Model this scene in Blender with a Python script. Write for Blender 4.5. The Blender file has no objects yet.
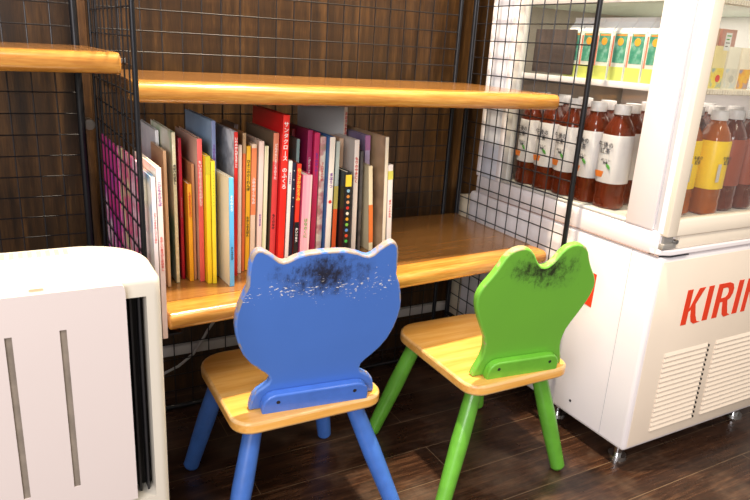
import bpy, bmesh, math, random
from mathutils import Vector, Matrix
C = bpy.context.scene.collection
random.seed(7)
R = math.radians

# ------------------------------------------------------------------ camera, world, lights, exposure
cam = bpy.data.cameras.new('camera'); cam.sensor_width = 36.0; cam.sensor_fit = 'HORIZONTAL'
cam.lens = 653.471 / 750 * 36.0; cam.clip_start = 0.02
camo = bpy.data.objects.new('camera', cam); C.objects.link(camo)
camo.location = (-1.3055, -1.2402, 0.487); camo.rotation_euler = (1.2657, -0.0568, -0.5023)
bpy.context.scene.camera = camo

world = bpy.data.worlds.new('world'); bpy.context.scene.world = world; world.use_nodes = True
bg = world.node_tree.nodes['Background']; bg.inputs[0].default_value = (1.0, 0.93, 0.87, 1); bg.inputs[1].default_value = 0.34

def area(name, loc, target, size, power, col, sy=None):
    l = bpy.data.lights.new(name, 'AREA'); l.energy = power; l.color = col; l.size = size
    if sy: l.shape = 'RECTANGLE'; l.size_y = sy
    o = bpy.data.objects.new(name, l); C.objects.link(o); o.location = loc
    o.rotation_euler = (Vector(target) - Vector(loc)).to_track_quat('-Z', 'Y').to_euler()
    return o
area('ceiling_downlight', (-0.50, -0.03, 1.95), (-0.50, 0.0, -0.1), 0.09, 76, (1.0, 0.84, 0.62))
area('high_left_fill_light', (-1.8, -1.35, 2.45), (-0.6, -0.1, -0.1), 0.8, 24, (0.98, 0.95, 1.0))  # added neutral fill from overhead left, no window stands there
area('low_left_fill_light', (-2.9, -2.7, 1.25), (-0.3, 0.1, 0.0), 1.7, 66, (0.99, 0.95, 0.98), 1.3)  # added broad fill behind the camera, unseen, brightens spines and front faces
area('ceiling_front_light', (0.3, -1.7, 2.5), (0.1, -0.1, -0.1), 0.8, 32, (1.0, 0.86, 0.66))

vs = bpy.context.scene.view_settings
vs.view_transform = 'Standard'; vs.look = 'None'; vs.gamma = 1.0; vs.use_curve_mapping = False; vs.exposure = 0.45

# ------------------------------------------------------------------ materials
def lin(h):
    h = h.lstrip('#'); c = [int(h[i:i + 2], 16) / 255 for i in (0, 2, 4)]
    return tuple([x / 12.92 if x <= 0.04045 else ((x + 0.055) / 1.055) ** 2.4 for x in c] + [1])
MC = {}
class NT:
    def __init__(s, name):
        s.m = bpy.data.materials.new(name); s.m.use_nodes = True; s.t = s.m.node_tree; s.n = s.t.nodes
        s.b = s.n['Principled BSDF']
    def add(s, t, **k):
        x = s.n.new(t)
        for a, v in k.items(): setattr(x, a, v)
        return x
    def ln(s, a, b): s.t.links.new(a, b)
    def coord(s, scale=(1, 1, 1), rot=(0, 0, 0)):
        tc = s.add('ShaderNodeTexCoord'); mp = s.add('ShaderNodeMapping'); s.ln(tc.outputs['Object'], mp.inputs[0])
        mp.inputs['Scale'].default_value = scale; mp.inputs['Rotation'].default_value = rot
        return mp.outputs[0]
    def noise(s, vec, scale, detail=4, rough=.55):
        x = s.add('ShaderNodeTexNoise'); s.ln(vec, x.inputs['Vector']); x.inputs['Scale'].default_value = scale
        x.inputs['Detail'].default_value = detail; x.inputs['Roughness'].default_value = rough; return x.outputs['Fac']
    def ramp(s, fac, stops, mode='LINEAR'):
        r = s.add('ShaderNodeValToRGB'); r.color_ramp.interpolation = mode; s.ln(fac, r.inputs[0])
        e = r.color_ramp.elements
        while len(e) < len(stops): e.new(.5)
        for i, (p, c) in enumerate(stops): e[i].position = p; e[i].color = c if not isinstance(c, str) else lin(c)
        return r.outputs[0]
    def mix(s, fac, a, b, mode='MIX'):
        x = s.add('ShaderNodeMix', data_type='RGBA', blend_type=mode)
        for i, v in ((0, fac), (6, a), (7, b)):
            if isinstance(v, (int, float)): x.inputs[i].default_value = v
            elif isinstance(v, str): x.inputs[i].default_value = lin(v)
            elif isinstance(v, tuple): x.inputs[i].default_value = v
            else: s.ln(v, x.inputs[i])
        return x.outputs[2]
    def math(s, op, a, b=None, clamp=False):
        x = s.add('ShaderNodeMath', operation=op); x.use_clamp = clamp
        for i, v in ((0, a), (1, b)):
            if v is None: continue
            if isinstance(v, (int, float)): x.inputs[i].default_value = v
            else: s.ln(v, x.inputs[i])
        return x.outputs[0]
    def sep(s):
        tc = s.add('ShaderNodeTexCoord'); x = s.add('ShaderNodeSeparateXYZ'); s.ln(tc.outputs['Object'], x.inputs[0]); return x.outputs
    def bump(s, h, strength=.2, dist=.002):
        x = s.add('ShaderNodeBump'); x.inputs['Strength'].default_value = strength; x.inputs['Distance'].default_value = dist
        s.ln(h, x.inputs['Height']); s.ln(x.outputs[0], s.b.inputs['Normal'])
    def col(s, c): s.ln(c, s.b.inputs['Base Color'])

def plain(name, h, rough=.5, metal=0, var=.06, scale=30, coat=0, spec=.5):
    if name in MC: return MC[name]
    t = NT(name); c = lin(h)
    f = t.noise(t.coord(), scale)
    d = tuple([x * (1 - var) for x in c[:3]] + [1]); u = tuple([min(1, x * (1 + var)) for x in c[:3]] + [1])
    t.col(t.ramp(f, [(.3, d), (.7, u)]))
    t.b.inputs['Roughness'].default_value = rough; t.b.inputs['Metallic'].default_value = metal
    t.b.inputs['Specular IOR Level'].default_value = spec
    t.b.inputs['Coat Weight'].default_value = coat; t.b.inputs['Coat Roughness'].default_value = .12
    MC[name] = t.m; return t.m

def wood(name, dark, mid, light, axis='x', rough=.3, grain=1.0, coat=.3, rings=True, bump=.1):
    if name in MC: return MC[name]
    t = NT(name)
    sc = {'x': (1.2, 16, 16), 'y': (16, 1.2, 16), 'z': (16, 16, 1.0)}[axis]
    v = t.coord(tuple(q * grain for q in sc))
    n1 = t.noise(v, 2.2, 6, .6)
    v2 = t.coord(tuple(q * grain * 5 for q in sc)); n2 = t.noise(v2, 3.0, 3, .6)
    f = t.math('ADD', t.math('MULTIPLY', n1, .68), t.math('MULTIPLY', n2, .32))
    t.col(t.ramp(f, [(.36, dark), (.5, mid), (.64, light)]))
    t.b.inputs['Roughness'].default_value = rough; t.b.inputs['Coat Weight'].default_value = coat; t.b.inputs['Coat Roughness'].default_value = .18
    t.bump(f, bump, .001)
    MC[name] = t.m; return t.m

def blotch(name, cols, scale=22, rough=.35, kind='noise', stretch=(1, 1, 1)):
    if name in MC: return MC[name]
    t = NT(name); v = t.coord(stretch)
    if kind == 'noise': f = t.noise(v, scale, 3, .5)
    else:
        x = t.add('ShaderNodeTexVoronoi'); t.ln(v, x.inputs['Vector']); x.inputs['Scale'].default_value = scale
        f = t.noise(x.outputs['Position'], 37, 0)
    n = len(cols)
    t.col(t.ramp(f, [(.3 + .4 * i / max(1, n - 1), c) for i, c in enumerate(cols)], 'CONSTANT' if kind != 'noise' else 'LINEAR'))
    t.b.inputs['Roughness'].default_value = rough
    MC[name] = t.m; return t.m

def floor_mat():
    t = NT('dark_plank_floor')
    tc = t.add('ShaderNodeTexCoord'); mp = t.add('ShaderNodeMapping'); t.ln(tc.outputs['Object'], mp.inputs[0])
    mp.inputs['Location'].default_value = (0.37, -0.042, 0)
    bt = t.add('ShaderNodeTexBrick'); t.ln(mp.outputs[0], bt.inputs['Vector'])
    bt.offset = .37; bt.inputs['Scale'].default_value = 1; bt.inputs['Brick Width'].default_value = 1.3; bt.inputs['Row Height'].default_value = .135
    bt.inputs['Mortar Size'].default_value = .0013; bt.inputs['Mortar Smooth'].default_value = .3; bt.inputs['Bias'].default_value = 0
    bt.inputs['Color1'].default_value = (.25, .25, .25, 1); bt.inputs['Color2'].default_value = (.9, .9, .9, 1); bt.inputs['Mortar'].default_value = (0, 0, 0, 1)
    n1 = t.noise(t.coord((2, 26, 2)), 3.2, 7, .65); n3 = t.noise(t.coord((9, 140, 9)), 3.0, 3, .6)
    n2 = t.noise(t.coord(), 6, 5, .6)
    g = t.math('ADD', t.math('MULTIPLY', n1, .6), t.math('MULTIPLY', n3, .4))
    wd = t.ramp(g, [(.36, '#22160e'), (.5, '#382318'), (.63, '#573b28')])
    wd = t.mix(.4, wd, bt.outputs['Color'], 'MULTIPLY')
    wd = t.mix(t.math('MULTIPLY', t.ramp(n2, [(.5, (0, 0, 0, 1)), (.75, (1, 1, 1, 1))]), .22), wd, '#8f7a66')
    t.col(t.mix(bt.outputs['Fac'], wd, '#6d5843'))
    t.b.inputs['Roughness'].default_value = .3
    t.ln(t.ramp(n2, [(.3, (.2, .2, .2, 1)), (.7, (.42, .42, .42, 1))]), t.b.inputs['Roughness'])
    t.bump(g, .12, .001)
    return t.m

def painted(name, base, worn, z_grime, grime_amt, scratch_z, cx=0.0):
    """chipped paint: dark rubbed grime high on the board, light scratches in a band"""
    if name in MC: return MC[name]
    t = NT(name); x, y, z = t.sep()
    n0 = t.noise(t.coord(), 9, 3); c = t.mix(t.math('MULTIPLY', n0, .12), base, '#10203a')
    def band(v, c0, w):
        d = t.math('ABSOLUTE', t.math('SUBTRACT', v, c0)); return t.math('SUBTRACT', 1, t.math('DIVIDE', d, w), True)
    dx = t.math('SUBTRACT', x, cx)
    env = t.math('MULTIPLY', t.math('POWER', band(z, z_grime, .075), .5), t.math('POWER', band(dx, 0.0, .135), .5))
    n1 = t.noise(t.coord((1, 1, .7)), 75, 8, .8); n2 = t.noise(t.coord((1, 1, .8)), 14, 3)
    g = t.math('ADD', t.math('MULTIPLY', n1, .75), t.math('ADD', t.math('MULTIPLY', n2, .35), t.math('MULTIPLY', env, .34)))
    soft = t.ramp(g, [(.74, (0, 0, 0, 1)), (.90, (1, 1, 1, 1))])
    soft = t.math('MULTIPLY', soft, t.math('MULTIPLY', env, 1.6, True))
    haze = t.math('MULTIPLY', t.ramp(t.math('MULTIPLY', env, n2), [(.2, (0, 0, 0, 1)), (.62, (1, 1, 1, 1))]), .5)
    c = t.mix(haze, c, '#3a3a40')
    c = t.mix(t.math('MULTIPLY', soft, grime_amt), c, '#1d1a18')
    n3 = t.noise(t.coord((.4, .4, 1)), 240, 3, .7); n4 = t.noise(t.coord(), 22, 2)
    e2 = band(z, scratch_z, .065)
    s = t.ramp(t.math('ADD', t.math('ADD', t.math('MULTIPLY', n3, .8), t.math('MULTIPLY', n4, .25)), t.math('MULTIPLY', e2, .16)), [(.752, (0, 0, 0, 1)), (.775, (1, 1, 1, 1))])
    s = t.math('MULTIPLY', s, t.math('MULTIPLY', e2, 4, True))
    c = t.mix(s, c, worn)
    t.col(c); t.b.inputs['Roughness'].default_value = .38; t.b.inputs['Coat Weight'].default_value = .25
    t.b.inputs['Coat Roughness'].default_value = .25
    t.bump(n1, .06, .001)
    MC[name] = t.m; return t.m

def edge_worn(name, base, worn, wood_c, zlo):
    t = NT(name); x, y, z = t.sep()
    n1 = t.noise(t.coord(), 28, 5, .65)
    up = t.math('MULTIPLY', t.math('SUBTRACT', z, zlo), 3.2, True)
    f = t.ramp(t.math('ADD', n1, t.math('MULTIPLY', up, .22)), [(.56, (0, 0, 0, 1)), (.66, (1, 1, 1, 1))])
    w = t.mix(t.noise(t.coord(), 70, 3), worn, wood_c)
    t.col(t.mix(f, base, w)); t.b.inputs['Roughness'].default_value = .45
    return t.m

M_wall = wood('brown_wood_panelling', '#24170a', '#38240f', '#52381b', 'z', .36, 1.5, .05)
M_batten = wood('wall_batten_wood', '#38230f', '#523518', '#6a4a26', 'z', .5, 1, .05)
M_nose = wood('honey_solid_wood', '#9c6220', '#b87f35', '#cf9c4c', 'x', .26, 1.0, .5)
M_lam = wood('shelf_laminate', '#7c5226', '#895d2e', '#966937', 'x', .2, .5, .5, bump=.02)
M_seat = wood('seat_birch', '#dd9a3e', '#eeb158', '#f6c477', 'x', .32, .6, .4)
M_seatedge = wood('seat_birch_edge', '#c89048', '#dfae6c', '#edc890', 'x', .4, .8, .2)
M_black = plain('black_coated_steel', '#17181c', .35, .3)
M_wire = plain('dark_steel_wire', '#131317', .4, 0)
M_white = plain('white_enamel', '#f2ecec', .3, var=.02, scale=6)
M_white2 = plain('white_enamel_cool', '#e4e8f2', .35, var=.02, scale=6)
M_cream = plain('cream_plastic', '#f6ead6', .35, var=.02, scale=6)
M_gask = plain('grey_rubber_gasket', '#b9b8bd', .5)
M_dark = plain('black_plastic', '#121214', .5)
M_chrome = plain('chrome', '#c8c8c8', .15, 1)
M_red = plain('orange_red_print', '#ee4423', .35, var=.02)
M_heat = plain('white_plastic_body', '#d6cfc0', .35, var=.015, scale=5)
M_slot = plain('dusty_grey_slot', '#857a6d', .8, var=.25)
M_page = plain('paper_pages', '#e6dfcf', .8, var=.08, scale=200)
M_grey = plain('grey_cable', '#a09b96', .5)
M_black_ink = plain('black_ink', '#1c1b1e', .5)
M_white_ink = plain('white_ink', '#f4f1ec', .5)
M_red_ink = plain('red_ink', '#d5342c', .5)
M_purple_ink = plain('purple_ink', '#7a3a9a', .5)
M_green = plain('leaf_green_print', '#5aa545', .5)
M_yellow_ink = plain('yellow_ink', '#f2d24c', .5)
M_sign = blotch('grey_brown_sign_back', ['#453b38', '#504542', '#5a4e4a'], 60, .7, stretch=(1, 1, .15))
M_bp = painted('blue_chipped_paint', '#4a78cc', '#e9e4dc', .318, .9, .285)
M_gp = painted('green_chipped_paint', '#70b73a', '#cfe0a8', .285, .95, -1)
M_be = edge_worn('blue_worn_edge', '#5580d0', '#a8a09c', '#8c7460', .14)
M_ge = edge_worn('green_worn_edge', '#74bd40', '#b9b58c', '#9c8458', .24)
M_bleg = plain('blue_leg_paint', '#4270c2', .35, var=.12, scale=25, coat=.2)
M_gleg = plain('green_leg_paint', '#60a433', .35, var=.12, scale=25, coat=.2)

def glass(name='clear_glass'):
    if name in MC: return MC[name]
    t = NT(name); t.n.remove(t.b); o = t.n['Material Output']
    tr = t.add('ShaderNodeBsdfTransparent'); tr.inputs[0].default_value = (.97, .98, .97, 1)
    gl = t.add('ShaderNodeBsdfGlossy'); gl.inputs['Roughness'].default_value = .02
    lw = t.add('ShaderNodeLayerWeight'); lw.inputs[0].default_value = .5
    fr = t.math('ADD', t.math('MULTIPLY', t.math('POWER', lw.outputs['Facing'], 4), .5), .05)
    mx = t.add('ShaderNodeMixShader'); t.ln(fr, mx.inputs[0]); t.ln(tr.outputs[0], mx.inputs[1]); t.ln(gl.outputs[0], mx.inputs[2])
    t.ln(mx.outputs[0], o.inputs[0]); MC[name] = t.m; return t.m
def liquid(name, h):
    if name in MC: return MC[name]
    t = NT(name); f = t.noise(t.coord(), 14, 3)
    c = lin(h); t.col(t.ramp(f, [(.3, tuple([x * .7 for x in c[:3]] + [1])), (.7, c)]))
    t.b.inputs['Transmission Weight'].default_value = .35; t.b.inputs['Roughness'].default_value = .12; t.b.inputs['IOR'].default_value = 1.35
    t.b.inputs['Coat Weight'].default_value = .6; MC[name] = t.m; return t.m

# ------------------------------------------------------------------ mesh helpers
def thing(name, label, cat, loc=(0, 0, 0), rotz=0, group=None):
    o = bpy.data.objects.new(name, None); C.objects.link(o); o.empty_display_size = .05
    o.location = loc; o.rotation_euler = (0, 0, rotz); o['label'] = label; o['category'] = cat
    if group: o['group'] = group
    return o
def tag(o, label, cat, group=None):
    o['label'] = label; o['category'] = cat
    if group: o['group'] = group
    return o
class MB:
    def __init__(s): s.bm = bmesh.new()
    def box(s, a, b, bev=0, seg=2):
        vs_ = [s.bm.verts.new((x, y, z)) for x in (a[0], b[0]) for y in (a[1], b[1]) for z in (a[2], b[2])]
        fs = [s.bm.faces.new([vs_[i] for i in f]) for f in ((0, 1, 3, 2), (4, 6, 7, 5), (0, 4, 5, 1), (2, 3, 7, 6), (0, 2, 6, 4), (1, 5, 7, 3))]
        if bev:
            es = list({e for f in fs for e in f.edges})
            bmesh.ops.bevel(s.bm, geom=es, offset=bev, segments=seg, profile=.5, affect='EDGES')
        return s
    def rod(s, p, q, r, r2=None, n=8, cap=True):
        p, q = Vector(p), Vector(q); r2 = r if r2 is None else r2
        d = (q - p).normalized(); u = d.orthogonal().normalized(); w = d.cross(u)
        A = []; B = []
        for i in range(n):
            a = 2 * math.pi * i / n; k = u * math.cos(a) + w * math.sin(a)
            A.append(s.bm.verts.new(p + k * r)); B.append(s.bm.verts.new(q + k * r2))
        for i in range(n): s.bm.faces.new([A[i], A[(i + 1) % n], B[(i + 1) % n], B[i]])
        if cap: s.bm.faces.new(A[::-1]); s.bm.faces.new(B)
        return s
    def path(s, pts, r, n=8):
        pts = [Vector(p) for p in pts]; rings = []; u = None
        for i, p in enumerate(pts):
            d = (pts[min(i + 1, len(pts) - 1)] - pts[max(i - 1, 0)]).normalized()
            u = d.orthogonal().normalized() if u is None else (u - d * u.dot(d)).normalized(); w = d.cross(u)
            rings.append([s.bm.verts.new(p + (u * math.cos(2 * math.pi * k / n) + w * math.sin(2 * math.pi * k / n)) * r) for k in range(n)])
        for a, b in zip(rings, rings[1:]):
            for k in range(n): s.bm.faces.new([a[k], a[(k + 1) % n], b[(k + 1) % n], b[k]])
        s.bm.faces.new(rings[0][::-1]); s.bm.faces.new(rings[-1]); return s
    def lathe(s, prof, c=(0, 0), n=28, sq=0):
        rings = []
        for r, z in prof:
            ring = []
            for k in range(n):
                a = 2 * math.pi * k / n
                f = 1 + sq * (1 / max(abs(math.cos(a)), abs(math.sin(a))) - 1)
                ring.append(s.bm.verts.new((c[0] + r * f * math.cos(a), c[1] + r * f * math.sin(a), z)))
            rings.append(ring)
        for a, b in zip(rings, rings[1:]):
            for k in range(n): s.bm.faces.new([a[k], a[(k + 1) % n], b[(k + 1) % n], b[k]])
        s.bm.faces.new(rings[0][::-1]); s.bm.faces.new(rings[-1]); return s
    def prism(s, pts, a, b, axis='z'):
        """outline pts (2D) extruded between a and b along axis"""
        def P(p, h): return {'z': (p[0], p[1], h), 'y': (p[0], h, p[1]), 'x': (h, p[0], p[1])}[axis]
        A = [s.bm.verts.new(P(p, a)) for p in pts]; B = [s.bm.verts.new(P(p, b)) for p in pts]
        n = len(pts)
        for i in range(n): s.bm.faces.new([A[i], A[(i + 1) % n], B[(i + 1) % n], B[i]])
        s.bm.faces.new(A[::-1]); s.bm.faces.new(B)
        return s
    def build(s, name, mat, parent=None, smooth=True, loc=None, bevel=0, bmat=None, xf=None):
        bm = s.bm
        bmesh.ops.recalc_face_normals(bm, faces=bm.faces)
        if xf is not None: bm.transform(xf)
        me = bpy.data.meshes.new(name); bm.to_mesh(me); bm.free()
        me.materials.append(mat)
        if bmat: me.materials.append(bmat)
        if smooth:
            for p in me.polygons: p.use_smooth = True
            try: me.set_sharp_from_angle(angle=R(35))
            except Exception: pass
        o = bpy.data.objects.new(name, me); C.objects.link(o)
        if parent: o.parent = parent
        if loc: o.location = loc
        if bevel:
            m = o.modifiers.new('bevel', 'BEVEL'); m.width = bevel; m.segments = 3; m.limit_method = 'ANGLE'; m.angle_limit = R(50)
            if bmat: m.material = 1
        return o
def struct(name, mb, mat, **k):
    o = mb.build(name, mat, **k); o['kind'] = 'structure'; return o
def rrect(x0, y0, x1, y1, r, n=6):
    """rounded rectangle outline; r = (rear-left, rear-right, front-right, front-left)"""
    if not isinstance(r, tuple): r = (r,) * 4
    out = []
    for (cx, cy, a0, q) in ((x0 + r[0], y0 + r[0], 180, r[0]), (x1 - r[1], y0 + r[1], 270, r[1]), (x1 - r[2], y1 - r[2], 0, r[2]), (x0 + r[3], y1 - r[3], 90, r[3])):
        for i in range(n + 1):
            a = R(a0 + 90 * i / n); out.append((cx + q * math.cos(a), cy + q * math.sin(a)))
    return out
def text_mesh(name, body, size, mat, parent, xf, bold=0.0, extrude=.0002, line=1.0, sx=1.0):
    c = bpy.data.curves.new(name, 'FONT'); c.body = body; c.size = size; c.extrude = extrude; c.offset = bold; c.space_line = line
    c.align_x = 'CENTER'; c.resolution_u = 2
    t = bpy.data.objects.new(name, c); C.objects.link(t)
    dg = bpy.context.evaluated_depsgraph_get(); dg.update()
    me = bpy.data.meshes.new_from_object(t.evaluated_get(dg)); bpy.data.objects.remove(t)
    me.transform(xf @ Matrix.Diagonal((sx, 1, 1, 1)))
    me.materials.clear(); me.materials.append(mat)
    o = bpy.data.objects.new(name, me); C.objects.link(o); o.parent = parent
    return o
# orientation matrices: text lying in a plane facing -Y (front) or -X (side)
def face_front(x, y, z): return Matrix.Translation((x, y, z)) @ Matrix.Rotation(R(90), 4, 'X')
def face_left(x, y, z): return Matrix.Translation((x, y, z)) @ Matrix.Rotation(R(-90), 4, 'Z') @ Matrix.Rotation(R(90), 4, 'X')

F = -0.575      # floor level
WY = 0.62       # wooden back wall
# ------------------------------------------------------------------ setting
struct('floor', MB().box((-3.2, -2.6, F - .03), (2.4, WY + .02, F)), floor_mat(), smooth=False)
struct('wall_back', MB().box((-3.2, WY, F), (2.4, WY + .03, 1.9)), M_wall, smooth=False)
struct('trim_1', MB().box((-1.140, .585, F), (-1.112, WY, 1.9), .002), M_batten)
struct('trim_2', MB().box((-1.11, .60, -.448), (.6, WY, -.418), .002), plain('white_trunking', '#b5afa9', .5))

# ------------------------------------------------------------------ wire mesh panels
def mesh_panel(label, origin, ang, length, z0, z1, phase, first, name='wire_mesh_panel', post=(.007, .007), far_foot=None):
    """origin = foot of the near post; panel runs for length along direction ang; verticals every 5 cm"""
    t = thing(name, label, 'wire mesh panel', (origin[0], origin[1], F), ang)
    a, b = z0 - F, z1 - F
    MB().rod((0, 0, a), (0, 0, b), post[0], n=12).build('frame_post', M_black, t)
    MB().rod((length, 0, a if far_foot is None else far_foot), (length, 0, b), post[1], n=12).build('frame_post', M_black, t)
    MB().rod((0, 0, b), (length, 0, b), .007, n=12).build('top_rail', M_black, t)
    MB().rod((0, 0, a + .007), (length, 0, a + .007), .007, n=12).build('bottom_rail', M_black, t)
    g = MB(); x = first
    while x < length - .01: g.rod((x, 0, a), (x, 0, b), .0017, n=6, cap=False); x += .05
    z = math.ceil((z0 - phase) / .05) * .05 + phase
    while z < z1: g.rod((0, -.003, z - F), (length, -.003, z - F), .0017, n=6, cap=False); z += .05
    g.build('wire_grid', M_wire, t)
    return t
Rp = mesh_panel('tall black wire mesh side panel between the shelves and the white cooler', (0, 0), R(90 - .925), .513, -.42, 1.25, .0157, .05, far_foot=0)
Lp = mesh_panel('black wire mesh side panel at the left end with pink magazines behind it', (-1.1018, -.0087), R(90 + 1.3), .505, F, 1.25, .0261, .05, post=(.005, .0035))
bx0 = -.0473
for px_, pz_ in ((.12, .431), (.40, .436), (.36, .402)):
    MB().box((px_ - .005, -.006, pz_ - F - .005), (px_ + .005, .003, pz_ - F + .005), .001).build('panel_clip', M_chrome, Lp)
Bp_ = mesh_panel('wide black wire mesh panel across the back of the two middle shelves', (-1.098, .5126), 0, 1.098 + bx0, F, 1.25, .0361, (1.098 + bx0) % .05, post=(.0035, .007))
LBp = mesh_panel('black wire mesh panel behind the shelf board at the far left', (-2.3, .5126), 0, 2.3 - 1.146, F, 1.25, .0361, (2.3 - 1.146) % .05, post=(.007, .009))
MB().rod((-1.127, .565, .258), (-1.127, .52, .258), .013, n=16).build('joint_clamp', plain('steel_bolt', '#8d8a84', .3, 1), None)
tag(bpy.data.objects['joint_clamp'], 'small round steel bolt joining the left mesh panels to the wooden batten', 'bolt')

# ------------------------------------------------------------------ shelf boards
def shelf(label, xl, xr, y0, zl, zr, yaw, thick, back, name='shelf_board', lip=.07, slant=0):
    """board whose front edge runs from x=xl to xr; local x along the board, y back, z up from top surface"""
    L_ = (xr - xl) / math.cos(yaw)
    t = thing(name, label, 'shelf', (xl, y0, zl)); tilt = math.atan2(zl - zr, xr - xl)
    t.rotation_euler = (0, tilt, yaw)
    # rounded nosing profile in (y,z)
    pr = [(lip, 0)]
    for i in range(7): a = R(90 + 15 * i); r = thick * .42; pr.append((r + r * math.cos(a), -r + r * math.sin(a)))
    for i in range(7): a = R(180 + 15 * i); r = thick * .40; pr.append((r + r * math.cos(a), -thick + r + r * math.sin(a)))
    pr.append((lip, -thick))
    b = MB(); b.prism(pr, lip * math.tan(yaw), L_, 'x'); b.build('front_edge', M_nose, t, bevel=.004)
    # laminate panel behind; its back edge stays square to the wall
    yb = lambda x: (back - y0 - x * math.sin(yaw)) / math.cos(yaw)
    tn = math.tan(yaw); q = [(lip * tn, lip), (L_ + lip * tn * .3, lip), (L_ + yb(L_) * tn - slant, yb(L_)), (yb(0) * tn, yb(0))]
    MB().prism(q, -thick, -.0005, 'z').build('board', M_lam, t, smooth=False)
    return t
yaw = R(4)
UP = shelf('upper honey coloured wooden shelf above the row of books', -1.090, -.010, .078, .395, .386, 0, .040, .497)
LO = shelf('lower honey coloured wooden shelf the picture books stand on', -1.066, -.004, -.022, -.042, -.042, yaw, .038, .497)
LB = shelf('wooden shelf board at the upper left, left of the wire mesh side panel', -2.25, -1.113, .06, .442, .446, 0, .038, .497, slant=.017)
MB().prism([(-.027, .012), (.03, .012), (.055, .36), (-.010, .36)], -.050, -.0462, 'z').build('support_ledge', M_black, LO)
for t_, xx, zz in ((UP, 1.020, -.0495), (UP, 1.038, -.0495), (LO, 1.035, -.0475), (LB, 1.09, -.0475)):
    MB().box((xx - .005, .375, zz), (xx + .005, .412, zz + .009), .001).rod((xx, .380, zz - .006), (xx, .380, zz + .003), .004, n=10).build('shelf_clip', M_chrome, t_)

# ------------------------------------------------------------------ books
LEAN = [(-1.1, 0), (-.92, 0), (-.84, .9), (-.76, 1.8), (-.70, 1.5), (-.62, 1.0), (-.56, 0), (-.50, -1.2), (-.43, -2)]
def lean_at(x):
    for (a, u), (b, v) in zip(LEAN, LEAN[1:]):
        if a <= x <= b: return u + (v - u) * (x - a) / (b - a)
    return 0
BZ = -.042
def ink(c): return {'k': M_black_ink, 'w': M_white_ink, 'r': M_red_ink, 'p': M_purple_ink, 'y': M_yellow_ink, 'g': M_green}[c]
def book(label, x, y, t, dep, h, cov, spine=None, text=None, bands=(), lean=None, yawd=0, thin=False, z=BZ, page=None, cat='book', group='picture books on the lower shelf', front=None):
    ln = R(lean_at(x) if lean is None else lean)
    t *= .96
    xb = x - math.tan(ln) * h
    o = thing('magazine' if cat == 'magazine' else 'picture_book', label, cat, (xb, y, z + abs(math.sin(ln)) * t / 2), R(yawd), group)
    o.rotation_euler = (0, ln, R(yawd))
    c = min(.0016, t * .22); cm = cov
    if thin or t < .0065:
        MB().box((-t / 2, 0, 0), (t / 2, dep, h), min(.0006, t * .15), 1).build('cover', cm, o)
    else:
        b = MB().box((-t / 2, .001, 0), (-t / 2 + c, dep, h)).box((t / 2 - c, .001, 0), (t / 2, dep, h))
        b.build('cover', cm, o, smooth=False)
        MB().box((-t / 2 + c, .003, .003), (t / 2 - c, dep - .004, h - .003)).build('pages', page or M_page, o, smooth=False)
        MB().box((-t / 2, -.0012, 0), (t / 2, .0028, h), min(.0009, t * .12), 2).build('spine', spine or cov, o)
    yf = -.0016 if not (thin or t < .0065) else -.0004
    for (z0, z1, m) in bands:
        MB().box((-t / 2 - .0001, yf, h * z0), (t / 2 + .0001, yf + .0026, h * z1)).build('spine_band', m, o, smooth=False)
    for tx in (text or ()):
        s, col, top, frac = tx[:4]
        size = min(t * frac, .016); body = '\n'.join(s)
        text_mesh('title_lettering', body, size, ink(col), o, face_front(0, yf - .0004, h * top - size), bold=size * .02, line=(tx[4] if len(tx) > 4 else 1.0))
    return o
def P(h, r=.35): return plain('cover_' + h, h, r, var=.05, scale=18, coat=.15)
cr, be = '#e9dfc2', '#cfa980'
book('pale grey and white book near the left mesh panel, partly behind the wires', -1.0177, .262, .0079, .20, .321, blotch('grey_white_cover', ['#d5d8dc', '#f0f1f0', '#dde2e6'], 9))
book('beige book with cream spine, the first standing upright on the shelf from the left', -1.0292, .13, .0065, .13, .297, P('#c9a27c'), P('#ece0bd'))
book('short thin dark green book between cream spines at the left end', -1.0228, .150, .0029, .15, .149, P('#24483c'))
book('cream spined book with black lettering and green patch on its cover near left end', -1.0065, .15, .0075, .22, .332, blotch('white_green_cover', ['#f2efdc', '#ebe7d2', '#5c9c50', '#ece8d4'], 7), blotch('cream_mottled_spine', ['#e9e2c0', '#d8cfa8', '#efe9cf'], 60), [('おばけのはなし', 'k', .80, .85)])
book('narrow crimson book with white specks on its spine, left of the yellow books', -.9898, .17, .0068, .20, .317, P('#a8122c'), P('#b8142f'), [('・・・・・・・・・', 'w', .6, .8)])
book('short mustard yellow book with red lettering, left end of the shelf', -.9764, .15, .0093, .20, .221, P('#d98f1c'), P('#eaa820'), [('くだものどうぶつ', 'r', .93, .8)])
book('thin beige book rising just behind the short mustard yellow book', -.9668, .155, .0059, .20, .263, P('#c88f62'), P('#d9b795'))
book('coral red spine with white lettering and a faded brown cover, left half of the row', -.9553, .14, .0107, .20, .319, blotch('faded_brown_cover', ['#cda590', '#dcb8a4', '#c49c88'], 8), P('#e0605a'), [('ちいさなおうちのものがたり', 'w', .86, .75)])
book('bright yellow book with plain spine, the left one of the tall yellow pair', -.9434, .122, .0102, .20, .285, P('#e8c415'), P('#f0d021'), bands=((.86, 1, P('#c9c02a')),))
book('bright yellow book with green dotted spine, the right one of the tall yellow pair', -.9334, .118, .0087, .19, .275, P('#e6c71c'), P('#eed62e'), [('・・・・・・・・・・・', 'g', .94, .9)])
book('large slate blue hardback with grey spine towering above the yellow pair', -.9180, .165, .0090, .235, .353, blotch('slate_blue_cover', ['#8aa8c8', '#9cb8d4', '#7c9ab8'], 6), P('#7c8bb4'), [('うみのえほん', 'p', .86, .8)])
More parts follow.
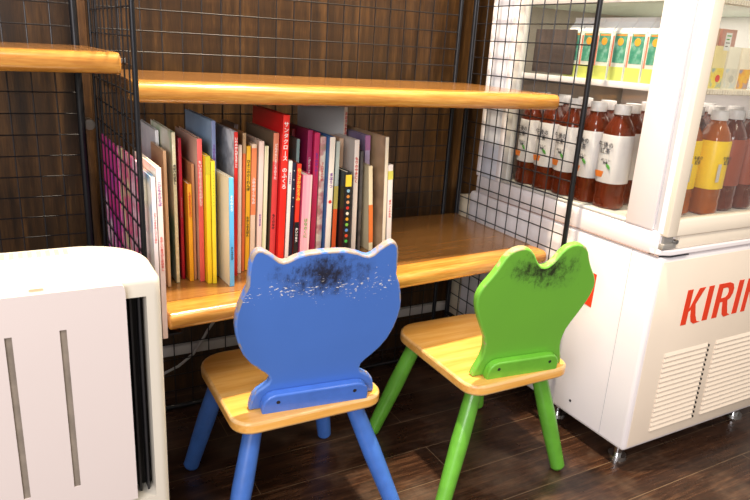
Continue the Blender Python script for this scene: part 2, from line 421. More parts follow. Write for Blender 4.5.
book('cream covered book with sky blue spine standing skewed and further forward than the rest', -.9035, .088, .0106, .175, .244, blotch('pale_cream_cover', ['#ddd3b4', '#e5ddc4', '#d8cfae'], 5), P('#62b4e6'), [('そらのとり', 'w', .85, .7), ('きしゃのたび', 'k', .38, .5)], lean=0, yawd=3)
book('dull grey beige book set back between the sky blue and the red spines', -.8868, .285, .0108, .20, .290, P('#8f8274'), P('#a39686'))
book('red spined book with grey sketched cover, right of the sky blue spine', -.8730, .15, .0083, .17, .331, blotch('sketched_cover', ['#e2e2e6', '#f0f0f2', '#a5a5ac', '#eaeaec'], 14), P('#d42a1e'), [('いぬのかんがえること', 'w', .97, .85)])
book('narrow pinkish white book right of the red spine with white lettering', -.8595, .165, .0084, .19, .300, P('#e8c8b4'), P('#f0d9c6'))
book('tall narrow beige book with an orange edge in the left half of the row', -.8465, .175, .0074, .19, .325, P('#8f6842'), P('#e2703a'), bands=((.86, 1, P('#b99a72')),))
book('golden yellow book with slim black lettering left of the pale pink books', -.8349, .18, .0104, .20, .295, P('#e5a81a'), P('#f2b828'), [('ひよこのかくれんぼ', 'k', .9, .8), ('むかしのえほん', 'k', .45, .7)])
book('cream spined book with an orange band and white lettering beside the golden yellow one', -.8216, .18, .0118, .20, .299, P('#e2c9a8'), P('#ecd2b4'), [('ふゆのおくりもの', 'w', .75, .7)], bands=((.45, .97, P('#ef8b58')),))
book('pale pink white book with faint grey lettering, middle of the row', -.8058, .175, .0121, .20, .306, P('#cdb4a0'), P('#eed3c4'), [('おつきさま', 'p', .45, .5)])
book('slim book with green and cream striped spine, middle of the row', -.7940, .175, .0089, .20, .295, P('#a8a878'), P('#dadfae'), bands=((0, 1, blotch('green_cream_stripe', ['#b9c27e', '#e6e0ba', '#efe6c8'], 90, stretch=(3, 1, .05))),))
book('greyish mauve book set back, its top showing behind the pink and green spines', -.7990, .385, .0105, .11, .316, P('#77665f'), P('#a08d86'))
book('salmon red spined book with white lettering and a dark cream topped cover', -.7708, .175, .0132, .20, .324, P('#6f5c48'), P('#e08a68'), [('どんぐりころころのうた', 'w', .93, .6), ('もりのなか', 'k', .42, .6)], bands=((0, .80, P('#d9443f')),))
book('tall bright red picture book with white lettering, the tallest of the coloured spines', -.7528, .16, .0160, .21, .366, P('#c8161a'), P('#ee2a1c'), [('サンタクロ|ス', 'w', .965, .80, 1.05), ('のふくろ', 'w', .68, .80, 1.05)])
book('thin cream book just right of the tall bright red one', -.7393, .165, .0098, .15, .261, P('#d8cfc2'), P('#f0e6da'), [('ちいさなかぜ', 'p', .9, .5)])
book('dark navy book with white dots down its spine', -.7298, .165, .0093, .15, .256, P('#1c2036'), P('#1d2138'), [('・・・・・', 'w', .95, 1.0, 2.4)])
book('orange red spine with yellow lettering and a black lower half', -.7191, .16, .0108, .15, .254, P('#8c2a20'), P('#e2371f'), [('ねこざかなとうみ', 'y', .97, .95), ('かいじゅう', 'w', .40, .7)], bands=((0, .45, P('#1b1c1e')),))
book('wide rosy pink book standing low in the middle of the row', -.6995, .155, .0230, .15, .228, P('#e0507c'), P('#f29ab0'), [('はなのくに', 'g', .55, .45)], bands=((0, 1, blotch('pink_cream_spine', ['#f07f9c', '#f6b9bd', '#f3e6cf'], 26, stretch=(4, 1, .05))),))
book('pale teal spined book set back above the orange red one', -.6838, .255, .0084, .20, .297, P('#8a9c98'), P('#a9d0ce'))
book('dark red book set back, its top just showing above the pale teal spine', -.6738, .31, .0100, .18, .315, P('#7c1420'), P('#9a1626'))
book('magenta spine, left one of the magenta and raspberry pair', -.6610, .235, .0128, .20, .321, P('#8d1d4c'), P('#a8225c'), [('こびとのくつや', 'w', .8, .5)])
book('raspberry red spine, right one of the magenta and raspberry pair', -.6464, .225, .0142, .20, .316, P('#b01c4c'), P('#cf2c60'), [('もりのおんがく', 'p', .85, .6)])
book('cream picture book with a pink drawing on its spine, left of the deep blue cover', -.6300, .225, .0158, .19, .306, P('#c9b79c'), blotch('cream_drawing_spine', ['#e9dcc0', '#f0e6cf', '#c98a88', '#9aa06c'], 30), [('さんびきのやぎ', 'r', .8, .45)])
book('book with deep blue and green cover and white lettered spine', -.6141, .205, .0146, .16, .308, blotch('deep_blue_green_cover', ['#1d4f8c', '#2a6ba4', '#2f9a90'], 4), P('#f2ead9'), [('まほうつ', 'p', .72, .7), ('●', 'r', .50, .8)])
book('slim grey green book with an orange lower spine beside the rainbow lettered black book', -.5945, .215, .0113, .15, .296, P('#9aa898'), P('#b9c4b8'), bands=((0, .42, P('#e8602c')), (.42, .62, P('#c9b85c'))))
book('short black book with multicoloured dots down its spine and a yellow top band', -.5788, .18, .0160, .17, .225, P('#15161a'), P('#141519'), bands=((.84, .97, P('#f0cf3c')),), front='dots')
book('peach and cream book above the short black one', -.5515, .285, .0134, .08, .292, P('#d8b08c'), P('#ecc8a6'))
book('white spined book with red lettering right of the short black one', -.5340, .23, .0135, .12, .296, P('#cfc4ba'), P('#f3e6da'), [('もりのやきにく', 'r', .86, .75)])
book('dark book with a black and white photo strip on its spine', -.5180, .23, .0081, .10, .267, P('#3c3836'), blotch('dark_photo_spine', ['#2e2b2a', '#5a5450', '#3a3634'], 30))
book('very tall pale grey book standing askew, reaching up to the upper shelf', -.512, .345, .0141, .16, .366, blotch('pale_grey_cover', ['#c5c7c5', '#d2d4d2', '#bcbebc'], 4), P('#e6d3c4'), [('おおきなかぶら', 'r', .97, .75)], lean=0, yawd=28)
book('narrow cream book with an orange and blue spine picture near the right end', -.4970, .22, .0118, .12, .230, P('#d9c8a0'), P('#ead9b0'), bands=((.1, .55, P('#e87a3c')),), lean=-3.5)
book('lilac and purple book with a dark figure on its cover near the right end', -.4800, .275, .0150, .16, .300, blotch('lilac_cover', ['#6d5c80', '#9a8cab', '#b9a9c6'], 9), P('#c3b2d2'), [('つきよのねこ', 'k', .55, .6)], bands=((.87, 1, P('#b77ba8')),), lean=-2)
book('dark brownish red book set far back near the right end', -.4700, .445, .0120, .045, .317, P('#6d2a24'), P('#93392d'), bands=((.70, .80, P('#c9a08a')),), lean=0)
book('large brown covered hardback with cream spine, second from the right end', -.4550, .215, .0096, .25, .304, blotch('dark_tan_cover', ['#9c8060', '#bc9f7c', '#7a6350', '#ad9070'], 6), P('#efe2c8'), lean=-1.6)
book('white spined book with pink lettering, the last one at the right end', -.4400, .215, .0146, .18, .232, P('#d9cfc0'), P('#f4e9e0'), [('ぽけっとのたね', 'r', .6, .5)], bands=((.83, .93, P('#e3dc63')),), lean=-2.4)
# coloured dots on the black book
bk = [o for o in C.objects if o.get('label', '').startswith('short black book')][0]
for i, h in enumerate(['#8fb7c9', '#d98a3c', '#e0a070', '#d8362c', '#e9dfc8', '#e8a32c', '#7fbf4c', '#5a8fd0', '#d9452c', '#3fae4a']):
    MB().rod((0, -.0020, .178 - i * .0145), (0, -.0012, .178 - i * .0145), .0042, n=10).build('spine_dot', P(h), bk)
# magazines squeezed between the left mesh panel and the shelf end
zm = -.0875
M_pinkm = blotch('pink_magazine_cover', ['#a83cb4', '#f04aa8', '#e83a90', '#c84ab4', '#ffe4ee', '#e04aa0'], 6, .3)
M_pinkm2 = blotch('magenta_magazine_cover', ['#e03a78', '#ffd0dc', '#f0488c', '#f4efb0', '#e85ab0', '#ffe6ea'], 8, .3)
def mag(label, x, y, t, dep, h, cov, text=None, spine=None):
    g = 'magazines at the left mesh panel'
    return book(label, x, y, t, dep, h, cov, spine, text, lean=0, yawd=1.3, z=zm + .0005, cat='magazine', group=g, thin=False)
mag('purple and pink magazine behind the left mesh, the one deeper inside', -1.0985, .275, .0055, .215, .327, M_pinkm)
mag('pink and white magazine behind the left mesh, the one nearer the front', -1.0940, .035, .0055, .225, .335, M_pinkm2)
mag('white magazine with a blue corner and pink lettering at the left end of the shelf', -1.0838, -.030, .0080, .21, .322, blotch('white_blue_cover', ['#f3ecdf', '#efe6d6', '#58a0cf', '#f6efe2'], 9), [('ふろくつきたのしいごうほん', 'r', .80, .6)], P('#f6e6e4'))
mag('pinkish magazine with purple lettering projecting past the left end of the shelf', -1.0736, -.030, .0098, .21, .338, P('#f2e3cf'), [('こどものひろば', 'p', .93, .7), ('たのしいあそびとおはなし', 'r', .62, .6)], P('#f3d8cd'))

# ------------------------------------------------------------------ chairs
def sym(half):
    return half + [(-u, v) for u, v in reversed(half) if u > 1e-6]
CAT = [(0, .367), (.020, .3665), (.040, .365), (.062, .359), (.078, .3515), (.086, .350), (.094, .353), (.104, .362), (.116, .3715), (.127, .378), (.135, .379), (.142, .3745), (.147, .365), (.1500, .350), (.1515, .332),
       (.1520, .315), (.1525, .303), (.157, .292), (.163, .278), (.169, .258), (.173, .237), (.174, .216), (.171, .192), (.165, .168), (.155, .143), (.140, .121), (.124, .105), (.110, .093), (.101, .083), (.0985, .073), (.102, .063), (.112, .056), (.124, .048), (.133, .036), (.138, .019), (.140, 0)]
FROG = [(0, .286), (.008, .2875), (.017, .295), (.025, .309), (.034, .324), (.045, .336), (.058, .3425), (.072, .3435), (.086, .340), (.098, .332), (.107, .319), (.114, .303), (.122, .287), (.132, .271), (.143, .255), (.150, .240), (.153, .224),
        (.151, .205), (.145, .185), (.136, .164), (.126, .143), (.117, .124), (.111, .106), (.109, .088), (.110, .070), (.114, .053), (.120, .036), (.127, .018), (.131, 0)]
def chair(label, cat, cx, cy, yaw, w, d, st, outline, pm, em, legm, barm, feet, group, off, byaw):
    t = thing('childrens_chair', label, cat, (cx, cy, F), R(yaw), group)
    H = -.26 - F; th = .027
    inv = Matrix.Rotation(R(-yaw), 4, 'Z')
    MB().prism(rrect(-w / 2, -d / 2, w / 2, d / 2, (.045, .045, .07, .07)), H - th, H, 'z').build('seat', M_seat, t, bevel=.006, bmat=M_seatedge)
    # backrest board, tilted 10 degrees; local v up, thickness away from the viewer side
    T = Matrix.Translation((off, -d / 2 + .036, H + .0003)) @ Matrix.Rotation(R(byaw), 4, 'Z') @ Matrix.Rotation(R(10), 4, 'X')
    bb = MB().prism(sym(outline), 0, .019, 'y').build('backrest', pm, t, bevel=.0045, bmat=em); bb.matrix_local = T
    for p_ in bb.data.polygons:
        if abs(p_.normal.y) < .5: p_.material_index = 1
    bo = [(-st, 0), (-st, .020)] + [(-st + .028 - .028 * math.cos(R(a)), .020 + .028 * math.sin(R(a))) for a in (30, 60, 90)] + [(st - .028 + .028 * math.sin(R(a)), .020 + .028 * math.cos(R(a))) for a in (0, 30, 60)] + [(st, .020), (st, 0)]
    br = MB().prism(bo, -.0215, -.0003, 'y').build('backrest_brace', barm, t, bevel=.004); br.matrix_local = T
    for u in (-st * .72, st * .72):
        s = MB().rod((u, -.0222, .030), (u, -.0205, .030), .0042, n=14).build('screw', plain('dark_screw', '#3b3a3c', .4, .6), br)
    for (fx, fy), (tx, ty) in zip(feet, ((-1, -1), (1, -1), (1, 1), (-1, 1))):
        f = inv @ Vector((fx - cx, fy - cy, 0)); a = Vector((tx * (w / 2 - (.060 if ty < 0 else .048)), ty * (d / 2 - .062), H - th - .0003)); f.z = 0
        dr = (a - f).normalized()
        m = MB()
        m.rod(f + Vector((0, 0, .002)) + dr * .004, f + dr * .012, .0155, .0190, n=20, cap=True)
        m.rod(f + dr * .012, f + dr * .17, .0190, .0222, n=20, cap=False)
        m.rod(f + dr * .17, a, .0222, .0198, n=20, cap=True)
        m.build('leg', legm, t)
    return t
GC = "children's animal backed chairs"
FROG = [(u * (1 + .07 * min(1, max(0, (v - .05) / .08))), v + (.004 if u < .02 and v > .2 else 0)) for u, v in FROG]
chair("children's wooden chair with blue cat head backrest and blue legs", 'chair', -.789, .042, -.5, .346, .342, .118, [(u * 1.01, v) for u, v in CAT], M_bp, M_be, M_bleg, plain('blue_brace_paint', '#4674cf', .35, var=.08, coat=.2),
      ((-.990, -.150), (-.582, -.155), (-.606, .205), (-.980, .214)), GC, .010, -6)
chair("children's wooden chair with green frog head backrest and green legs", 'chair', -.264, -.004, -.5, .317, .380, .102, FROG, M_gp, M_ge, M_gleg, plain('green_brace_paint', '#6cb838', .35, var=.08, coat=.2),
      ((-.478, -.190), (-.096, -.190), (-.106, .155), (-.478, .165)), GC, .005, -6)

# ------------------------------------------------------------------ white heater / air cleaner, left front
hx0, hx1, hf, hb, ht = -1.56, -1.128, -.298, -.118, .148
H = thing('air_purifier', 'white floor standing air purifier with slotted front panel at the left', 'air purifier', ((hx0 + hx1) / 2, (hf + hb) / 2, F))
def hb_(m, *a, **k):
    o = m.build(*a, **k); return o
OX, OY = (hx0 + hx1) / 2, (hf + hb) / 2
XF = Matrix.Translation((-OX, -OY, -F))
iz1 = .113; ix0, ix1 = hx0 + .022, -1.150; dp = hf + .048
outer = rrect(hx0, hf, hx1, hb, (.01, .012, .10, .10), 12)
def inset(pts, d):
    cx_, cy_ = (hx0 + hx1) / 2, (hf + hb) / 2; sx = 1 - d / ((hx1 - hx0) / 2); sy = 1 - d / ((hb - hf) / 2)
    return [(cx_ + (x - cx_) * sx, cy_ + (y - cy_) * sy) for x, y in pts]
bd = MB(); rings = []
for zz, d in [(iz1, 0), (ht - .016, 0)] + [(ht - .016 + .016 * math.sin(R(a)), .016 * (1 - math.cos(R(a)))) for a in (20, 40, 60, 80, 90)]:
    rings.append([bd.bm.verts.new((x, y, zz)) for x, y in inset(outer, d)])
for a, b in zip(rings, rings[1:]):
    for k in range(len(a)): bd.bm.faces.new([a[k], a[(k + 1) % len(a)], b[(k + 1) % len(b)], b[k]])
bd.bm.faces.new(rings[0][::-1]); bd.bm.faces.new(rings[-1])
notch = [p for p in outer]
k0 = 13
low = notch[:k0] + [(ix0, hf), (ix0, dp), (ix1, dp), (ix1, hf)] + notch[k0:]
bd.prism(low, -.237, iz1, 'z')
bd.prism(outer, F + .01, -.237, 'z')
bd.build('body', M_heat, H, xf=XF)
MB().box((ix0 + .0005, hf + .040, -.2365), (ix1 - .0005, hf + .0475, iz1 - .0005)).build('intake_recess', M_dark, H, xf=XF, smooth=False)
for xx in (-1.158, -1.170):
    MB().box((xx - .0015, hf + .02, -.2365), (xx + .0015, hf + .039, iz1 - .0005)).build('intake_fin', plain('dark_grey_plastic', '#2a2a2d', .5), H, xf=XF)
# front panel with real slots
px0, px1, pz0, pz1 = hx0 + .030, -1.180, -.226, .139
slots = [-1.4720, -1.4005, -1.3325, -1.2650]; sw = .0045; sz0, sz1 = -.177, .082
pn = MB(); yA, yB = hf - .010, hf - .0005
xs = [px0] + sum([[s - sw, s + sw] for s in slots], []) + [px1]
for i in range(0, len(xs), 2): pn.box((xs[i], yA, pz0 + .03), (xs[i + 1], yB, sz1))
for s in slots: pn.box((s - sw, yA, pz0 + .03), (s + sw, yB, sz0))
pn.box((px0, yA, sz1), (px1, yB, pz1 - .012)); pn.box((px0, yA, pz0), (px1, yB, pz0 + .03))
pn.prism([(px0, pz1 - .012), (px1, pz1 - .012), (px1 - .001, pz1 - .005), (px1 - .004, pz1 - .001), (px1 - .012, pz1), (px0 + .012, pz1), (px0 + .001, pz1 - .005)], yA, yB, 'y')
pn.build('front_panel', plain('white_plastic_panel', '#d9cdc8', .4, var=.01, scale=5), H, xf=XF, smooth=False)
fl = MB()
for q in slots: fl.box((q - sw + .0001, yA + .0025, sz0), (q + sw - .0001, yA + .0045, sz1))
fl.build('dust_filter', M_slot, H, xf=XF, smooth=False)
vt = MB()
for i in range(22):
    x = hx0 + .05 + i * .0125; vt.box((x, hb - .050, ht - .0006), (x + .006, hb - .022, ht + .0004))
vt.build('top_vent', plain('vent_shadow_plastic', '#b9b09c', .6), H, xf=XF, smooth=False)
MB().prism(rrect(-1.302, .1405, -1.284, .1440, .0015), hf - .0008, hf - .0001, 'y').build('badge', plain('beige_badge', '#b5a684', .5), H, xf=XF)

# ------------------------------------------------------------------ beverage cooler
X0, X1, Y0, Y1 = .046, .690, -.270, .500
K = thing('beverage_cooler', 'white glass sided drinks cooler with red lettering on its front', 'drinks cooler', ((X0 + X1) / 2, .1, F))
XF = Matrix.Translation((-(X0 + X1) / 2, -.1, -F))
def kb(m, name, mat, **k): return m.build(name, mat, K, xf=XF, **k)
zb = F + .06
kb(MB().box((X0, Y0, zb), (X1, Y1, .034), .012, 3), 'cabinet', M_white)
kb(MB().box((X0 + .001, Y0 + .014, .0345), (X1 - .001, Y1 - .03, .0925), .006, 2), 'top_ledge', M_white)
kb(MB().box((X0 + .0135, Y0 - .0015, zb + .013), (X1 - .0135, Y0 + .003, .020), .0015), 'front_panel', plain('cream_front_panel', '#f5e6d2', .35, var=.02, scale=6))
kb(MB().box((X0 - .0006, -.187, zb + .015), (X0 + .004, -.1855, .030)), 'side_seam', M_gask, smooth=False)
kb(MB().box((X0 - .0006, -.262, .0335), (X0 + .004, .40, .0355)), 'side_seam', plain('seam_brown', '#a78f86', .6), smooth=False)
kb(MB().prism([(X0 - .002, -.235), (X0 + .004, -.262), (X0 + .03, -.274), (X1, -.274), (X1, -.25), (X0 + .03, -.25)], .036, .050, 'z'), 'front_lip', M_white, bevel=.003)
kb(MB().prism([(X0 - .0012, -.235), (X0 + .0035, -.263), (X0 + .03, -.2745), (X0 + .10, -.2745), (X0 + .10, -.26), (X0 + .03, -.26)], .0335, .0358, 'z'), 'lip_seal', M_dark)
# upper glass section
zt = 1.30
kb(MB().box((X0, -.232, .0925), (X0 + .045, -.148, zt), .004), 'front_pillar', M_white)
kb(MB().box((X0, .372, .0925), (X0 + .05, .452, zt), .004), 'rear_pillar', M_white2)
kb(MB().box((X0 - .003, .354, .0925), (X0 + .05, .3715, zt), .003), 'pillar_trim', M_white)
kb(MB().box((X0 - .003, .4525, .0925), (X0 + .05, .470, zt), .003), 'pillar_trim', M_white)
kb(MB().box((X0 + .006, .330, .1002), (X0 + .024, .3535, zt), .002), 'glass_frame', plain('pale_grey_frame', '#cfcec8', .45))
kb(MB().box((X0 + .002, -.1475, .0928), (X0 + .045, .3535, .100), .0015), 'bottom_rail', plain('pale_grey_frame', '#cfcec8', .45))
kb(MB().box((X1 - .05, Y0 + .03, .0925), (X1, .47, zt), .004), 'right_wall', M_white)
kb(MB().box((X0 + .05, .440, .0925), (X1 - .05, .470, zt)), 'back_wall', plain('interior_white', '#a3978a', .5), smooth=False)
kb(MB().box((X0, -.232, zt), (X1, .47, zt + .12), .008), 'canopy_top', M_white)
kb(MB().box((X0 + .014, -.147, .1005), (X0 + .018, .353, zt - .001)), 'side_glass', glass(), smooth=False)
for (lx, ly, lz) in ((.37, .10, .625), (.37, .10, .416)):
    l = bpy.data.lights.new('cooler_tube_light', 'AREA'); l.shape = 'RECTANGLE'; l.size = .45; l.size_y = .3; l.energy = .7; l.color = (1, .9, .8)
    o = bpy.data.objects.new('cooler_tube_light', l); C.objects.link(o); o.location = (lx, ly, lz)
# interior floor and shelves
kb(MB().box((X0 + .045, -.20, .0926), (X1 - .051, .4395, .0965)), 'interior_floor', plain('interior_floor_white', '#d8d2c8', .4), smooth=False)
M_sh = plain('pale_glass_shelf', '#dfe6da', .25, var=.02)
for zz in (.426, .632, .86):
    kb(MB().box((X0 + .022, -.20, zz - .006), (X1 - .055, .435, zz), .001), 'shelf', M_sh, smooth=False)
    kb(MB().box((X0 + .0205, -.205, zz - .010), (X0 + .0245, .435, zz + .006), .001), 'shelf_rim', M_white)
    g = MB(); x = X0 + .03
    while x < X1 - .07: g.box((x, -.214, zz - .008), (x + .006, -.206, zz + .002)); x += .010
    g.box((X0 + .022, -.206, zz - .010), (X1 - .055, -.2005, zz + .004)); kb(g, 'shelf_rim', plain('cream_rim', '#efe2cc', .4), smooth=False)
# door
dx0, dx1, dz0, dz1 = X0 + .003, X1 - .003, .085, 1.29
dk = MB().box((dx0, Y0 - .006, dz0), (dx0 + .036, -.246, dz1), .004).box((dx1 - .036, Y0 - .006, dz0), (dx1, -.246, dz1), .004)
dk.box((dx0 + .0355, Y0 - .0052, dz0 + .0005), (dx1 - .0355, -.2465, dz0 + .040), .003).box((dx0 + .0355, Y0 - .0052, dz1 - .04), (dx1 - .0355, -.2465, dz1 - .0005), .003)
door = kb(dk, 'door', M_cream)
def db(m, name, mat, **k): return m.build(name, mat, door, xf=XF, **k)
db(MB().box((dx0 + .034, -.262, dz0 + .038), (dx1 - .034, -.258, dz1 - .038)), 'door_glass', glass(), smooth=False)
db(MB().box((dx0 + .004, -.2455, dz0), (dx0 + .04, -.2325, dz1)), 'door_gasket', M_gask, smooth=False)
db(MB().box((dx0 - .001, -.262, dz0 + .006), (dx0 + .002, -.247, dz1 - .006)), 'door_side_strip', M_white2, smooth=False)
kb(MB().box((X0 + .004, Y0 + .002, .052), (X0 + .052, -.236, .066), .002).box((X0 + .010, -.262, .060), (X0 + .045, -.240, .0845), .003), 'hinge', plain('hinge_grey_steel', '#aaa6a0', .4, .3))
kb(MB().rod((X0 + .046, Y0 - .003, .070), (X0 + .046, Y0 + .008, .070), .0055, n=14), 'hinge_screw', M_chrome)
kb(MB().box((X0 + .060, Y0 + .001, .0508), (X1 - .01, -.24, .0835), .003), 'door_sill', M_cream)
# louvres
lv = MB(); M_lv = plain('cream_front_panel', '#f5e6d2')
for bx_, ex_ in ((.137, .313), (.351, .59)):
    nn = 16
    for i in range(nn):
        z = -.238 - i * (.236 / nn)
        lv.prism([(Y0 - .0015, z), (Y0 - .0055, z - .009), (Y0 - .0055, z - .0105), (Y0 - .0015, z - .0115)], bx_, ex_, 'x')
kb(lv, 'vent_louvre', M_lv, smooth=False)
vh = MB()
for ex_ in (.313, .59):
    for i in range(16):
        z = -.238 - i * (.236 / 16); vh.box((ex_ - .001, Y0 - .0062, z - .0105), (ex_ + .005, Y0 - .0014, z - .0045))
kb(vh, 'vent_opening', M_dark, smooth=False)
# lettering KIRIN, built stroke by stroke (x, z in letter units, height 1)
def letter(ch):
    if ch == 'K': return [[(0, 0), (.24, 0), (.24, 1), (0, 1)], [(.24, .42), (.52, 1), (.80, 1), (.45, .50), (.24, .36)], [(.30, .56), (.47, .60), (.60, .22), (.72, .03), (.88, 0), (.60, -.03), (.46, .04), (.38, .20)]]
    if ch == 'I': return [[(0, 0), (.24, 0), (.24, 1), (0, 1)]]
    if ch == 'R': return [[(0, 0), (.24, 0), (.24, 1), (0, 1)], [(.24, .86), (.24, 1), (.52, 1), (.70, .94), (.78, .80), (.78, .66), (.70, .52), (.54, .45), (.24, .44), (.24, .56), (.44, .57), (.53, .63), (.55, .72), (.52, .82), (.44, .86)], [(.36, .48), (.58, .48), (.66, .25), (.74, .06), (.88, 0), (.60, -.03), (.48, .05), (.42, .22)]]
    if ch == 'N': return [[(0, 0), (.20, 0), (.20, 1), (0, 1)], [(.0, 1), (.26, 1), (.80, 0), (.54, 0)], [(.60, 0), (.80, 0), (.80, 1), (.60, 1)]]
lg = MB(); hgt = .098; zl = -.165
for ch, x in (('K', .175), ('I', .262), ('R', .303), ('I', .391), ('N', .431)):
    for k, poly in enumerate(letter(ch)):
        lg.prism([(x + u * hgt * .92 + (v * .003), zl + v * hgt) for u, v in poly], Y0 - .0024 - k * .0001, Y0 - .0014, 'y')
kb(lg, 'brand_lettering', M_red, smooth=False)
kb(MB().prism([(-.090, -.070), (-.010, -.070), (-.020, -.160), (-.088, -.166)], X0 - .0008, X0 + .0005, 'x'), 'side_sticker', M_red, smooth=False)
kb(MB().rod((X0 - .0012, -.07, zb + .05), (X0 + .001, -.07, zb + .05), .004, n=12), 'side_screw', M_dark)
for x, y in ((X0 + .055, -.215), (X1 - .06, -.215), (X0 + .055, .02), (X0 + .055, .40), (X1 - .06, .40)):
    kb(MB().rod((x, y, F), (x, y, F + .010), .027, .025, n=24).rod((x, y, F + .0098), (x, y, F + .045), .013, n=20).rod((x, y, F + .040), (x, y, zb + .0005), .018, n=6), 'levelling_foot', M_chrome)
# boxes standing between cooler and wall
b1 = MB().box((X0 + .01, .512, F), (.40, .565, .006), .003).build('cardboard_box', plain('pale_carton', '#d8cbb2', .7), None)
tag(b1, 'tall slim pale carton standing behind the cooler by the wooden wall', 'box')
# ------------------------------------------------------------------ things inside the cooler
def bottle(label, cx, cy, z, capm, liq, labm, group, s=1.0, yel=False, ori='left'):
    t = thing('drink_bottle', label, 'bottle', (cx, cy, z), 0, group)
    prof = [(.030, 0), (.0365, .006), (.037, .030), (.0355, .038), (.037, .046), (.0374, .190), (.0365, .203), (.032, .219), (.0235, .236), (.0185, .244), (.0185, .251)]
    prof = [(r * s, q * s) for r, q in prof]
    MB().lathe(prof, sq=.35).build('bottle_body', liq, t)
    MB().lathe([(.0208 * s, .2512 * s), (.0215 * s, .253 * s), (.0215 * s, .2740 * s), (.0203 * s, .276 * s)], n=24).build('cap', capm, t)
    lb = MB().lathe([(.0380 * s, .072 * s), (.0384 * s, .074 * s), (.0386 * s, .196 * s), (.0376 * s, .199 * s)], sq=.35).build('wrap_label', labm, t)
    return t, lb
M_cap = plain('white_cap', '#efe9e6', .35); M_tea = liquid('amber_tea', '#7e3218'); M_lab = blotch('white_tea_label', ['#cfc9cb', '#dcd7d8', '#d2cdd0'], 8, .4)
M_leaf = plain('orange_tea_cup_print', '#d9772e', .5)
def dup(root, loc, label, rot=0):
    r = root.copy(); C.objects.link(r); r.location = loc; r['label'] = label; r.rotation_euler = (0, 0, rot)
    for ch in list(root.children):
        c = ch.copy(); C.objects.link(c); c.parent = r
        for g in ch.children:
            d = g.copy(); C.objects.link(d); d.parent = c
    return r
zt_ = .0968
gB = 'bottled tea along the side glass'
t0, lb0 = bottle('white capped bottle of amber tea nearest the front pillar of the cooler', .112, -.028, zt_, M_cap, M_tea, M_lab, gB)
rr = -.0388
text_mesh('label_lettering', '午後の\n紅茶', .017, M_black_ink, lb0, face_left(rr, .003, .166), line=.95)
text_mesh('label_lettering', 'おいしい\n無糖', .008, M_black_ink, lb0, face_left(rr, -.004, .130), line=1.0)
MB().lathe([(.011, 0), (.014, .010), (.0145, .016)], n=14).build('cup_print', M_leaf, lb0, xf=Matrix.Translation((rr + .0006, .012, .086)) @ Matrix.Diagonal((.04, 1, 1, 1)))
lf = MB().prism([(-.012, .108), (-.006, .109), (.001, .114), (.004, .121), (-.004, .120), (-.010, .115)], rr - .0003, rr + .001, 'x').build('leaf_print', M_green, lb0, smooth=False)
for a in (-1, 1): lf.location = (0, -.010, .002)
spots = [(.112, .054, 'second bottle of amber tea from the front pillar'), (.112, .136, 'third bottle of amber tea from the front pillar, just behind the black mesh post'),
         (.112, .218, 'fourth bottle of amber tea from the front pillar, behind the mesh'), (.112, .298, 'fifth bottle of amber tea from the front pillar, behind the mesh')]
for x, y, l in spots: dup(t0, (x, y, zt_), l, R(random.uniform(-10, 10)))
g2 = 'tea bottles in the second row inside the cooler'
for k in range(5):
    d = dup(t0, (.196, .01 + k * .088, zt_), 'amber tea bottle in the row behind the front tea bottles'); d['group'] = g2
M_ytea = liquid('golden_tea', '#c96a1c'); M_ylab = plain('yellow_label', '#f6cc1e', .4, var=.05)
y0_, yl0 = bottle('yellow labelled bottle seen through the cooler door, the right one of two', .343, -.148, zt_, M_cap, M_ytea, M_ylab, 'yellow labelled bottles behind the door glass', 1.0)
text_mesh('label_lettering', '午後の\n紅茶', .012, M_black_ink, yl0, face_front(.012, -.0392, .150), line=.95)
MB().box((-.020, -.0394, .092), (-.007, -.0386, .140)).build('barcode_patch', plain('barcode_white', '#cfc6bd', .5), yl0, smooth=False)
dup(y0_, (.255, -.125, zt_), 'yellow labelled bottle partly hidden by the door frame, the left one of two')
g3 = 'tea bottles deeper inside behind the cooler door'
rd = None
for x in (.32, .41, .50, .59):
    for y in (-.03, .06):
        if rd is None: rd, _l = bottle('dark tea bottle deeper inside behind the cooler door', x, y, zt_, M_cap, M_tea, plain('brown_label', '#94472f', .5), g3)
        else: dup(rd, (x, y, zt_), 'dark tea bottle deeper inside behind the cooler door')
dup(rd, (.440, -.130, zt_), 'dark tea bottle just inside the cooler door right of the yellow labels')
dup(rd, (.525, -.130, zt_), 'dark tea bottle just inside the cooler door, second right of the yellow labels')
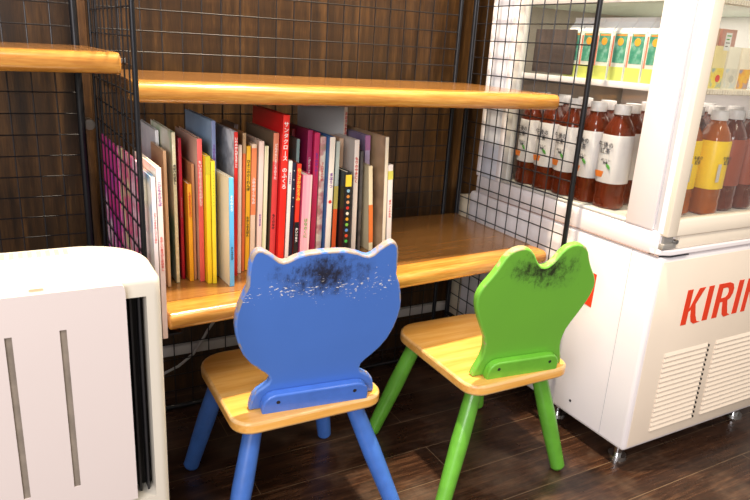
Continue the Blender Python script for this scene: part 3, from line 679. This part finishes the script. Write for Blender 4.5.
# fruit juice cartons on the middle shelf
def carton(label, x, y, z):
    t = thing('juice_carton', label, 'carton', (x, y, z), 0, 'juice cartons on the middle shelf')
    w, hh = .0255, .126
    MB().box((-w, -w, 0), (w, w, hh), .0015).build('carton_body', plain('carton_white', '#e9eadf', .45), t)
    MB().prism([(-w, hh + .0002), (w, hh + .0002), (.003, hh + .026), (.003, hh + .036), (-.003, hh + .036), (-.003, hh + .026)], -w, w, 'y').build('gable_top', plain('carton_top', '#e3e2e4', .45), t)
    MB().box((-w - .0006, -w + .002, .050), (-w + .0005, w - .010, hh - .004)).build('green_label', blotch('green_label_print', ['#3f8c78', '#4f9c84', '#8cbcae'], 70), t, smooth=False)
    MB().box((-w - .0006, -w + .002, .006), (-w + .0005, w - .003, .040)).build('yellow_band', plain('lime_band', '#d3da70', .5), t, smooth=False)
    MB().box((-w - .0006, w - .008, .040), (-w + .0005, w - .003, hh - .01)).build('red_stripe', plain('coral_stripe', '#e0846c', .5), t, smooth=False)
    MB().rod((-w - .0012, -.004, hh - .024), (-w - .0004, -.004, hh - .024), .0095, n=16).build('fruit_print', plain('orange_fruit', '#f0a93c', .5), t)
    MB().box((-w - .0010, -w + .004, hh - .010), (-w + .0005, w - .014, hh - .006)).build('orange_bar', plain('orange_bar', '#e89a48', .5), t, smooth=False)
    return t
c0 = carton('green and lime juice carton nearest the front pillar', .110, -.112, .4265)
for k, l in enumerate(['second green and lime juice carton from the front pillar', 'third green and lime juice carton from the front pillar', 'fourth green and lime juice carton, right of the mesh post', 'fifth green and lime juice carton, behind the black mesh post', 'sixth green and lime juice carton, beside the grey sign board']):
    dup(c0, (.110, -.112 + (k + 1) * .0535, .4265), l)
sg = MB().box((.074, .235 - .098, .437), (.078, .298, .556), .001).build('sign_board', M_sign, None)
tag(sg, 'square grey brown sign board standing inside the cooler behind the mesh', 'sign')
# small colourful drink packs behind the door
def pack(label, x, y, z, cols, wdt=.024, hh=.105):
    t = thing('drink_pack', label, 'carton', (x, y, z), 0, 'small drink packs behind the cooler door')
    MB().box((-wdt, -.02, 0), (wdt, .02, hh), .0015).build('pack_body', P(cols[0]), t)
    MB().box((-wdt + .001, -.0206, .004), (wdt - .001, -.0195, hh * .5)).build('picture_panel', blotch('pack_picture' + cols[1], [cols[1], cols[2], cols[3]], 40), t, smooth=False)
    MB().rod((.004, -.0213, hh * .26), (.004, -.0203, hh * .26), .009, n=14).build('fruit_print', P(cols[4]), t)
    return t
zs = .4265
pack('yellow drink pack with a red fruit picture, nearest the door frame', .262, -.150, zs, ['#f2dfa0', '#e8c22a', '#f0d860', '#5d9ac0', '#d8402c'])
pack('cream drink pack with a pale blue picture, second from the door frame', .318, -.150, zs, ['#efe6cf', '#c9c2b0', '#e0d6c0', '#b8c4c8', '#c0b8a8'])
pack('cream drink pack with a yellow and blue picture, third from the door frame', .374, -.150, zs, ['#f2e4c8', '#f0c838', '#e8a030', '#4d8cc0', '#e8b030'])
pack('tall orange and white drink pack behind the small ones', .300, -.090, zs, ['#f0b890', '#f2d8c0', '#e88a6c', '#f6eadc', '#e88a6c'], .03, .15)
pack('tall salmon pink drink pack behind the small ones', .370, -.090, zs, ['#eeb09a', '#f2d0c0', '#e8a080', '#f6e4dc', '#e07a6c'], .03, .15)
pr_ = MB().box((.200, -.2165, .520), (.222, -.2158, .560)).build('price_tag', P('#e9e6dc'), None)
tag(pr_, 'small white price tag hanging inside the cooler door', 'price tag')
for i in range(4):
    MB().box((.203, -.2168, .552 - i * .008), (.203 + (.016, .012, .015, .010)[i], -.2166, .5545 - i * .008)).build('printed_line', M_green if i < 2 else M_slot, pr_, smooth=False)

# ------------------------------------------------------------------ cable under the shelf
cb = MB().path([(-.72, .588, -.25), (-.76, .588, -.29), (-.80, .588, -.335), (-.83, .588, -.375), (-.85, .588, -.41), (-.875, .588, -.445), (-.92, .588, -.478), (-.98, .588, -.50), (-1.05, .588, -.505), (-1.10, .588, -.50)], .0045).build('power_cable', M_grey, None)
tag(cb, 'thin grey cable looping down the wall below the lower shelf', 'cable')
